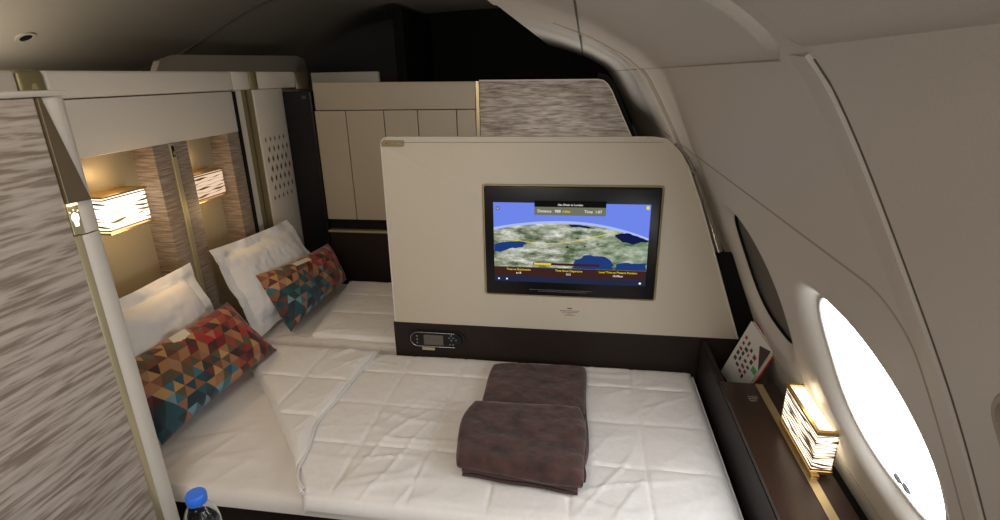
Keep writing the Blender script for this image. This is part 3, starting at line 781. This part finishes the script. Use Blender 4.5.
cl_ = slat_lamp('console_lamp', .549, .597, 1.100, 1.302, .712, .820, 'x-', M['glow_white'], 'lit slatted box lamp standing on the side console', (.572, 1.2, .7014), 12, 21)
obj('rim', box(.547, .555, 1.098, 1.304, .8155, .8225), M['brass'], cl_); obj('rim', box(.591, .599, 1.098, 1.304, .8155, .8225), M['brass'], cl_)
obj('rim', box(.5555, .5905, 1.098, 1.108, .8155, .8225), M['brass'], cl_); obj('rim', box(.5555, .5905, 1.296, 1.304, .8155, .8225), M['brass'], cl_)
obj('foot', box(.547, .565, 1.085, 1.300, .7016, .7125, .001), M['brass'], cl_)
obj('base_plate', box(.548, .598, 1.100, 1.302, .7055, .7135), M['brass'], cl_)

# magazines in the console pocket
def booklet(name, label, TL, TR, BR, BL, off, th, m, group='magazines leaning in the console pocket'):
    TL, TR, BR, BL = map(Vector, (TL, TR, BR, BL)); n = (TR-TL).cross(BL-TL).normalized()
    if n.y > 0: n = -n                    # face towards the viewer
    b = bmesh.new(); base = (BL+BR)/2 - n*off
    A = [b.verts.new(p-n*off-base) for p in (TL, TR, BR, BL)]; B = [b.verts.new(p-n*(off+th)-base) for p in (TL, TR, BR, BL)]
    b.faces.new(A); b.faces.new(B[::-1])
    for i in range(4): b.faces.new((A[i], B[i], B[(i+1) % 4], A[(i+1) % 4]))
    o = obj(name, b, m); o.location = base; tag(o, label, 'magazine', group)
    return o, n, base
mTL, mTR, mBL = Vector((.573, 1.700, .812)), Vector((.615, 1.603, .757)), Vector((.507, 1.728, .600))
mBR = mTR+(mBL-mTL)
for k, (nm_, lb, off, th, m) in enumerate((('magazine', 'front magazine in the console pocket with rows of small pictures', 0, .0035, M['paper']), ('magazine', 'plain pale middle magazine squeezed behind the pictured one in the console pocket', .0065, .007, M['card']), ('magazine', 'rearmost red edged magazine in the console pocket', .0145, .005, M['red']))):
    sh = (mTR-mTL)*(.02*k)
    o, n_, base = booklet(nm_, lb, mTL+sh, mTR+sh, mBR+sh, mBL+sh, off, th, m)
    ex, ez = (mTR-mTL), (mTL-mBL)
    def onface(u0, u1, v0, v1, m_, nm2, e=.0006):
        b = bmesh.new(); q = [mBL+sh+ex*u+ez*v-n_*off+n_*e-base for u, v in ((u0, v0), (u1, v0), (u1, v1), (u0, v1))]
        q2 = [p-n_*.0004 for p in q]; A = [b.verts.new(p) for p in q]; B = [b.verts.new(p) for p in q2]
        b.faces.new(A); b.faces.new(B[::-1])
        for i in range(4): b.faces.new((A[i], B[i], B[(i+1) % 4], A[(i+1) % 4]))
        oo = obj(nm2, b, m_); oo.parent = o; return oo
    if k == 0:
        r_ = random.Random(5)
        for c_ in range(4):
            for j in range(5):
                onface(.10+.17*c_+.02*r_.random(), .10+.17*c_+r_.uniform(.07, .14), .36+.095*j-.03*c_, .36+.095*j-.03*c_+r_.uniform(.04, .065), r_.choice([M['ink'], M['inkred'], M['ink']]), 'printed_picture')
        b = bmesh.new(); q = [mBL+ex*u+ez*v+n_*.0009-base for u, v in ((.62, .88), (.99, .98), (.99, .60))]
        q2 = [p-n_*.0004 for p in q]; A = [b.verts.new(p) for p in q]; B = [b.verts.new(p) for p in q2]
        b.faces.new(A); b.faces.new(B[::-1])
        for i in range(3): b.faces.new((A[i], B[i], B[(i+1) % 3], A[(i+1) % 3]))
        oo = obj('printed_corner', b, M['ink']); oo.parent = o
        onface(.78, .97, .50, .585, M['green'], 'printed_corner')
    if k == 1:
        pass

# ---------------------------------------------------------------- beds
def quilt_z(x, y, x0, y0, px=.205, py=.20, amp=.007):
    a = abs(math.sin(PI*(x-x0)/px)); c = abs(math.sin(PI*(y-y0)/py))
    return amp*((.25*a+.75*min(1, a*7)**.6)*(.25*c+.75*min(1, c*7)**.6))
def wrinkle(x, y, seed=0.):
    w = .0030*fbm(x+seed, y, 0, 3.5) + .0012*fbm(x*1.2+seed, y*2, 1, 9) + .0005*fbm(x*2+seed, y, 2, 30)
    m = max(0, noise.noise(Vector((x*3+seed, y*3, 5)))+.15)
    r = noise.noise(Vector(((x+y*.35+seed)*3.2, (y-x*.3)*9, 3)))
    w += .006*m*max(0, 1-abs(r)*9)
    r = noise.noise(Vector(((x-y*.6+seed)*10, (y+x*.4)*3, 9)))
    w += .006*m*max(0, 1-abs(r)*9)
    return w

def bed(y0, y1, label, seed, yb0):
    t = thing('bed', label, 'bed', (-.5, (y0+y1)/2, 0), 'made up beds')
    obj('base', box(-1.47, .425, yb0, y1-.005, .02, .520, .006), M['dark'], t, False, 'dark leather base')
    def top(u, v):
        x = -1.47+1.89*u; yv = y0+(y1-y0)*v
        e = min(u*1.89, (1-u)*1.89, (v)*(y1-y0), (1-v)*(y1-y0)); rr = .018
        dz = 0 if e > rr else -(rr-math.sqrt(max(0, rr*rr-(rr-e)**2)))
        return (x, yv, .556+dz+.8*wrinkle(x, yv, seed)*min(1, e/.03))
    cloth('mattress', 190, 76, top, .030, M['white'], t)
    return t
bed(1.008, 1.752, 'near white made up bed below the flight map screen', 0.3, 1.03)
bed(1.835, 2.50, 'far white bed behind the divider panel', 7.7, 1.86)

XL = [(1.00, -.690), (1.10, -.752), (1.20, -.835), (1.32, -.945), (1.435, -1.045), (1.54, -1.155), (1.612, -1.225), (1.66, -1.262), (1.75, -1.275)]
XR = [(1.00, -.665), (1.05, -.725), (1.10, -.750), (1.20, -.772), (1.30, -.785), (1.436, -.790), (1.55, -.775), (1.75, -.770)]
dq = thing('duvet', 'quilted white duvet on the near bed with its corner turned back', 'duvet', (-.2, 1.38, .58), 'quilted duvets')
Y0, Y1 = .996, 1.752
def dtop(u, v):
    yv = Y0+(Y1-Y0)*v; xl = interp(XL, yv); x = xl+(.418-xl)*u
    e = min((1-u)*(.418-xl), v*(Y1-Y0), (1-v)*(Y1-Y0)+.01); rr = .022
    dz = 0 if e > rr else -(rr-math.sqrt(max(0, rr*rr-(rr-max(0, e))**2)))
    el = u*(.418-xl)
    if el < .02: dz -= .018-math.sqrt(max(0, .018**2-(.018-min(.018, el))**2))
    return (x, yv, .572+dz+(quilt_z(x, yv, -.62, 1.02)+wrinkle(x, yv, 2.))*min(1, e/.03))
cloth('cover', 240, 104, dtop, .012, M['duvet'], dq)
def ftop(u, v):
    yv = 1.012+(1.748-1.012)*v; xl = interp(XL, yv)-.006; xr = interp(XR, yv); x = xl+(xr-xl)*u
    w = xr-xl; el = u*w; er = (1-u)*w; rr = .024
    dz = 0 if el > rr else -(rr-math.sqrt(max(0, rr*rr-(rr-el)**2)))
    dr = 0 if er > .008 else -(.008-er)*.9
    ev = min(v*.736, (1-v)*.736); dv_ = 0 if ev > .012 else -(.012-ev)*.8
    k = min(1, w/.10)
    return (x+.006*math.sin(yv*23)*u, yv, .594+dz*k+dr+dv_+(quilt_z(x, yv, -.95, 1.10, .23, .21, .010)+wrinkle(x, yv, 5.))*min(1, min(el, er, ev)/.03)*k)
cloth('turned_back_corner', 90, 104, ftop, .012, M['duvet'], dq)
# piped hem along the right end and along the folded edge
hem = [(.417, yv, .560) for yv in [1.02+.01*i for i in range(73)]]
obj('hem', tube(hem, .0035, 6), M['white'], dq, True)
hem = [(interp(XR, yv)+.006*math.sin(yv*23)+.002, yv, .588+.002*math.sin(yv*31)) for yv in [1.02+.01*i for i in range(73)]]
obj('hem', tube(hem, .0032, 6), M['white'], dq, True)

dq2 = thing('duvet', 'quilted white duvet on the far bed behind the divider', 'duvet', (-.5, 2.17, .58), 'quilted duvets')
def d2(u, v):
    x = -1.12+(.40+1.12)*u - .10*(1-u)*(v); yv = 1.875+(2.495-1.875)*v
    e = min(u*1.4, (1-u)*1.4, v*.62, (1-v)*.62); rr = .02
    dz = 0 if e > rr else -(rr-math.sqrt(max(0, rr*rr-(rr-e)**2)))
    return (x, yv, .574+dz+(quilt_z(x, yv, -1.0, 1.9)+wrinkle(x, yv, 11.))*min(1, e/.03))
cloth('cover', 170, 80, d2, .014, M['duvet'], dq2)

# pillows
def pillow(label, TL, TR, BR, BL, seed):
    o = cushion('pillow', TL, TR, BR, BL, .052, M['pillow'], None, 64, 48, flange=.05, wr=.006, pinch=.03, seed=seed)
    return tag(o, label, 'pillow', 'white flanged pillows')
pillow('plump white flanged pillow on the near bed behind the patterned cushion', (-1.455, 1.10, .950), (-1.445, 1.672, .955), (-1.325, 1.69, .600), (-1.325, 1.10, .600), .4)
pillow('plump white flanged pillow on the far bed leaning on the headboard', (-1.440, 1.782, .968), (-1.425, 2.345, .945), (-1.26, 2.385, .600), (-1.315, 1.800, .578), 3.1)

tri1 = triangle_mat('triangle_cloth_near', (.14, .02, .34), False); tri2 = triangle_mat('triangle_cloth_far', (.20, .22, .34), False)
def tcush(label, TL, TR, BR, BL, m, seed):
    o = cushion('cushion', TL, TR, BR, BL, .066, m, None, 60, 36, wr=.004, pinch=.075, seed=seed)
    return tag(o, label, 'cushion', 'triangle patterned cushions')
c1 = tcush('orange and teal triangle patterned cushion on the near bed', (-1.365, 1.150, .800), (-1.330, 1.690, .795), (-1.140, 1.665, .612), (-1.205, 1.135, .580), tri1, 1.)
c2 = tcush('red and teal triangle patterned cushion on the far bed', (-1.335, 1.895, .825), (-1.290, 2.455, .790), (-1.195, 2.425, .605), (-1.195, 1.860, .590), tri2, 2.)
def card(label, c, d, w, h, tilt):
    d = Vector(d).normalized(); t2 = Vector(tilt).normalized(); n = d.cross(t2).normalized(); b = bmesh.new(); vs = []
    for s_ in (-1, 1):
        vs.append([b.verts.new(d*w*a+t2*h*c_+n*.0006*s_) for a, c_ in ((-1, -1), (1, -1), (1, 1), (-1, 1))])
    b.faces.new(vs[0][::-1]); b.faces.new(vs[1])
    for i in range(4): b.faces.new((vs[0][i], vs[0][(i+1) % 4], vs[1][(i+1) % 4], vs[1][i]))
    o = obj('card', b, M['card']); o.location = c; tag(o, label, 'card', 'cream cards on the cushions'); return o
card('small cream card lying on top of the near patterned cushion', (-1.288, 1.385, .806), (.06, 1, .03), .034, .017, (1, -.1, -.75))
card('small cream card lying on top of the far patterned cushion', (-1.238, 2.10, .818), (.05, 1, -.10), .060, .012, (1, 0, -.45))

# brown blanket folded in three layers
bk = thing('blanket', 'folded dark brown plush blanket lying across the near bed', 'blanket', (-.14, 1.40, .60))
def slab(name, TL, TR, BR, BL, z0, th, r, seed, nu=56, nv=46, sag=0., bul=0.):
    TL, TR, BR, BL = [Vector((*p, 0)) for p in (TL, TR, BR, BL)]; b = bmesh.new(); A = {}; B = {}; RC = .035
    W = (TR-TL).length; H_ = (TL-BL).length
    for i in range(nu+1):
        for j in range(nv+1):
            u, v = .5-.5*math.cos(PI*i/nu), .5-.5*math.cos(PI*j/nv)
            uu = u-bul*math.sin(PI*v)*(1-u)**2*.5; p = BL.lerp(BR, uu).lerp(TL.lerp(TR, uu), v)
            a_, c_ = 2*u-1, 2*v-1; k_ = 1-.055*(abs(a_)*abs(c_))**4          # softly rounded corners
            ctr = (TL+TR+BR+BL)/4; p = ctr+(p-ctr)*k_
            p += Vector((.004*math.sin(v*7+seed)*(2*u-1), .003*math.sin(u*6+seed)*(2*v-1), 0))
            e = min(u*W, (1-u)*W, v*H_, (1-v)*H_); q = math.sqrt(max(0, 1-(1-min(1, e/r))**2))
            z = z0+th*.5+th*.5*q + (.004*fbm(p.x+seed, p.y, 0, 8)+.002*fbm(p.x, p.y+seed, 0, 28))*q
            A[i, j] = b.verts.new((p.x, p.y, z)); B[i, j] = b.verts.new((p.x, p.y, z0+th*.5-th*.5*q))
    for i in range(nu):
        for j in range(nv):
            b.faces.new((A[i, j], A[i+1, j], A[i+1, j+1], A[i, j+1])); b.faces.new((B[i, j], B[i, j+1], B[i+1, j+1], B[i+1, j]))
    bmesh.ops.remove_doubles(b, verts=b.verts[:], dist=.00005)
    return obj(name, b, M['blanket'], bk, True)
slab('folded_layer', (-.250, 1.715), (.040, 1.722), (.045, 1.20), (-.27, 1.20), .577, .018, .010, 7.)
slab('folded_layer', (-.300, 1.680), (.036, 1.700), (.040, 1.165), (-.300, 1.150), .587, .026, .018, 1.)
slab('folded_layer', (-.322, 1.410), (.031, 1.414), (.038, 1.082), (-.314, 1.116), .596, .046, .034, 3., bul=.07)
for z_, d_ in ((.592, .002), (.606, .002)):
    hem = [(-.290+.306*i/30, 1.122-.029*i/30-d_+.002*math.sin(i*.4), z_+.0) for i in range(31)]
    obj('binding', tube(hem, .0050, 8), M['binding'], bk, True)
hem = [(.030+.002*math.sin(j), 1.12+.28*j/20, .606) for j in range(21)]
obj('binding', tube(hem, .006, 8), M['binding'], bk, True)

# ---------------------------------------------------------------- far suite wall (plane y = 2.6)
YB = 2.6
cb = thing('panelled_cabinet', 'beige panelled partition behind the far bed', 'cabinet', (-.93, 2.65, 0))
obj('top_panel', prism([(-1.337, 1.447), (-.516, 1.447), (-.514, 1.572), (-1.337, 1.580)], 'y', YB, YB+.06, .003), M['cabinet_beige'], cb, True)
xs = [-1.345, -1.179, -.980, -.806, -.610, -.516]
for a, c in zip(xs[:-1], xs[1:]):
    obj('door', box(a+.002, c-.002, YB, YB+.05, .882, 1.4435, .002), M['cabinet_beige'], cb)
obj('carcass', box(-1.345, -.516, YB+.052, YB+.10, .02, 1.56), M['black'], cb)
obj('ledge', box(-1.345, -.516, YB-.012, YB+.05, .812, .823, .001), M['gold_pale'], cb, False, 'thin gold ledge')
obj('lower_panel', box(-1.345, -.516, YB+.004, YB+.05, .02, .811), M['dark'], cb)
obj('recess', box(-1.345, -.516, YB+.02, YB+.05, .824, .879), M['black'], cb)
bp_ = obj('dark_post', box(-1.500, -1.347, YB-.01, YB+.06, .02, 1.54, .006), M['black_gloss']); recenter(bp_, (-1.42, YB, .02))
tag(bp_, 'tall black post between the perforated shell and the beige cabinet', 'post')
o = text('seat_number', '3K', .022, M['grey_print'], bp_, (0, 0, 0), XX, ZZ); o.location = (.035, -.0108, 1.49)

tw = thing('streaked_partition', 'silvery streaked partition with sloping right edge behind the divider', 'partition', (-.15, 2.65, 0))
obj('panel', prism([(-.494, .3), (-.494, 1.576), (.060, 1.571), (.085, 1.566), (.103, 1.552), (.122, 1.525), (.217, 1.331), (.33, 1.08), (.44, .80), (.50, .3)], 'y', YB, YB+.04, .002), M['streak_back'], tw, True)
obj('edge_bead', tube([(x_, YB-.001, z_) for x_, z_ in ((-.494, 1.576), (.060, 1.571), (.085, 1.566), (.103, 1.552), (.122, 1.525), (.217, 1.331), (.33, 1.08))], .003, 6), M['shell'], tw)
obj('lit_slot', box(-.512, -.497, YB+.004, YB+.03, .9, 1.572), M['gold'], tw, False, 'gold edge strip')
b = prism([(.06, 1.60), (.10, 1.59), (.135, 1.555), (.235, 1.345), (.36, 1.06), (.47, .80), (.55, .3), (.52, .3), (.43, .80), (.322, 1.08), (.212, 1.331), (.118, 1.525), (.09, 1.56), (.06, 1.575)], 'y', YB+.01, YB+.05)
obj('edge_seal', b, M['black'], tw)

# aisle partitions beyond
pp = obj('aisle_partition', prism([(2.60, 0), (2.60, 1.62), (2.66, 1.70), (2.80, 1.735), (4.08, 1.765), (4.20, 1.75), (4.23, 1.69), (4.23, 0)], 'x', -2.24, -2.20, .004), M['ceil']); recenter(pp, (-2.22, 3.4, 0))
tag(pp, 'dim rounded partition across the aisle behind the headboard wall', 'partition')
pp = obj('aisle_partition', box(-2.06, -1.53, 4.0, 4.05, 0, 1.640, .006), M['shell']); recenter(pp, (-1.8, 4.02, 0))
tag(pp, 'distant pale partition top just above the beige cabinet', 'partition')
pp = obj('service_cabinet', box(-1.48, -1.40, 4.3, 5.1, 0, 2.1, .01), M['black']); recenter(pp, (-1.44, 4.7, 0))
tag(pp, 'tall black cabinet in the dark beyond the beige partition', 'cabinet')

# ---------------------------------------------------------------- bottle on a small side table
st = thing('side_table', 'small dark table holding the water bottle in front of the bed', 'table', (-.68, .55, 0))
obj('tabletop', box(-.84, -.53, .36, .725, .655, .678, .006), M['dark'], st)
obj('pedestal', box(-.72, -.64, .50, .58, .03, .655, .01), M['dark'], st); obj('foot', box(-.80, -.56, .42, .66, .0, .03, .008), M['dark'], st)
bc = Vector((-.672, .672, .6785))
bt = thing('water_bottle', 'clear plastic water bottle with blue cap at the bottom left', 'bottle', bc)
pm = mat('clear_plastic', (.92, .96, 1.0), .04); nb = pm.node_tree.nodes['Principled BSDF']; nb.inputs['Transmission Weight'].default_value = 1.; nb.inputs['IOR'].default_value = 1.20
wm = mat('water', (.90, .96, 1.0), .0); nb = wm.node_tree.nodes['Principled BSDF']; nb.inputs['Transmission Weight'].default_value = 1.; nb.inputs['IOR'].default_value = 1.25
pf = [(.001, 0), (.026, 0), (.030, .004), (.031, .02), (.0295, .03), (.031, .04), (.031, .07), (.0295, .08), (.031, .09), (.031, .135), (.0305, .152), (.028, .168), (.023, .182), (.017, .192), (.0135, .198), (.0130, .206)]
b = bmesh.new(); n_ = 40; rings = []
for (r_, z_) in pf + [(r-.0008, z) for r, z in pf[::-1] if r > .002]:
    rings.append([b.verts.new(bc+Vector((r_*math.cos(2*PI*k/n_), r_*math.sin(2*PI*k/n_), z_))) for k in range(n_)])
for A, B in zip(rings[:-1], rings[1:]):
    for k in range(n_): b.faces.new((A[k], A[(k+1) % n_], B[(k+1) % n_], B[k]))
obj('bottle_body', b, pm, bt, True)
obj('water', lathe([(.001, .003), (.0285, .004), (.0295, .02), (.028, .03), (.0295, .04), (.0295, .07), (.028, .08), (.0295, .09), (.0295, .135), (.029, .150), (.001, .1505)], 40, bc), wm, bt, True)
b = bmesh.new(); rings = []; n_ = 72
for (r_, z_) in ((.0165, .198), (.0172, .200), (.0172, .214), (.0160, .2175), (.001, .2185)):
    rings.append([b.verts.new(bc+Vector(((r_+(.0004 if k % 2 and r_ > .017 else 0))*math.cos(2*PI*k/n_), (r_+(.0004 if k % 2 and r_ > .017 else 0))*math.sin(2*PI*k/n_), z_))) for k in range(n_)])
for A, B in zip(rings[:-1], rings[1:]):
    for k in range(n_): b.faces.new((A[k], A[(k+1) % n_], B[(k+1) % n_], B[k]))
b.faces.new(rings[0][::-1]); b.faces.new(rings[-1])
obj('cap', b, M['cap'], bt, True, 'blue screw cap')

# ---------------------------------------------------------------- lights
def area(name, loc, rot, sx_, sy_, e, col):
    l = bpy.data.lights.new(name, 'AREA'); l.shape = 'RECTANGLE'; l.size = sx_; l.size_y = sy_; l.energy = e; l.color = col
    o = bpy.data.objects.new(name, l); C.objects.link(o); o.location = loc; o.rotation_euler = rot; return o
def point(name, loc, e, col, r=.03):
    l = bpy.data.lights.new(name, 'POINT'); l.energy = e; l.color = col; l.shadow_soft_size = r
    o = bpy.data.objects.new(name, l); C.objects.link(o); o.location = loc; return o
area('overhead_fill', (-.55, .1, 2.08), (math.radians(12), 0, 0), .5, .8, 11, (1, .87, .73))  # unseen fill added overhead to raise the warm ambient light
area('rear_fill', (-.75, -1.1, 1.75), (math.radians(88), 0, math.radians(-8)), 1.3, .6, 12, (1, .95, .89))  # added softbox behind the camera that brightens the upright surfaces
area('aisle_up_fill', (-2.5, 1.5, 1.35), (math.radians(180), 0, 0), .3, 1.4, 10, (1, .88, .72))  # added upward fill, hidden by the headboard wall, lifts the left ceiling
area('aisle_down_fill', (-2.05, .6, 2.0), (0, 0, 0), .3, 1.4, 4, (1, .90, .76))  # unseen downward fill added over the aisle
area('far_suite_fill', (-.15, 3.3, 1.15), (math.radians(180), math.radians(-25), 0), .5, .8, 3.6, (1, .93, .86))  # added fill standing in for the neighbouring suite's lighting, no fixture
area('behind_divider_fill', (-.10, 2.15, 1.05), (math.radians(180), math.radians(-20), 0), .5, .2, 1.8, (1, .93, .86))  # extra fill added out of sight to brighten the panels overhead, no lamp body
point('lamp_bulb_near', (-1.53, 1.53, 1.31), .28, (1, .66, .34), .03)
point('lamp_fill_near_low', (-1.40, 1.53, 1.10), 1.1, (1, .68, .36), .04)  # invisible floating point added to boost the near lamp's warm light
point('lamp_bulb_far', (-1.545, 1.955, 1.30), .12, (1, .66, .36), .03)
point('lamp_fill_far_low', (-1.45, 1.955, 1.09), .5, (1, .68, .36), .04)  # likewise an added boost for the far lamp, no bulb hangs here
point('lamp_bulb_console', (.573, 1.2, .86), .25, (1, .75, .45), .03)

W = bpy.data.worlds.new('World'); SC.world = W; W.use_nodes = True
W.node_tree.nodes['Background'].inputs['Color'].default_value = (.8, .88, 1, 1); W.node_tree.nodes['Background'].inputs['Strength'].default_value = .3

# ---------------------------------------------------------------- camera
cam = bpy.data.cameras.new('camera'); co = bpy.data.objects.new('camera', cam); C.objects.link(co)
cam.sensor_width = 36; cam.lens = 36*530/1000; cam.clip_start = .01
F = Vector((-.147, .932, -.330)).normalized()
f_ = 530.; Yc = Vector((85, -187, f_)).normalized(); D_ = Vector((30, 1490, f_)); D_ = (D_-Yc*D_.dot(Yc)).normalized(); Zc = -D_; Xc = D_.cross(Yc)
if Xc.x < 0: Xc = -Xc
Rm = Matrix((Xc, Yc, Zc))                  # camera(x right,y down,z forward) -> world
right = Rm @ Vector((1, 0, 0)); up = Rm @ Vector((0, -1, 0)); back = Rm @ Vector((0, 0, -1))
m4 = Matrix((right, up, back)).transposed().to_4x4(); m4.translation = Vector((0, 0, 1.6)); co.matrix_world = m4
SC.camera = co
SC.view_settings.view_transform = 'Standard'; SC.view_settings.look = 'None'; SC.view_settings.gamma = 1; SC.view_settings.exposure = 0
SC.view_settings.use_curve_mapping = False
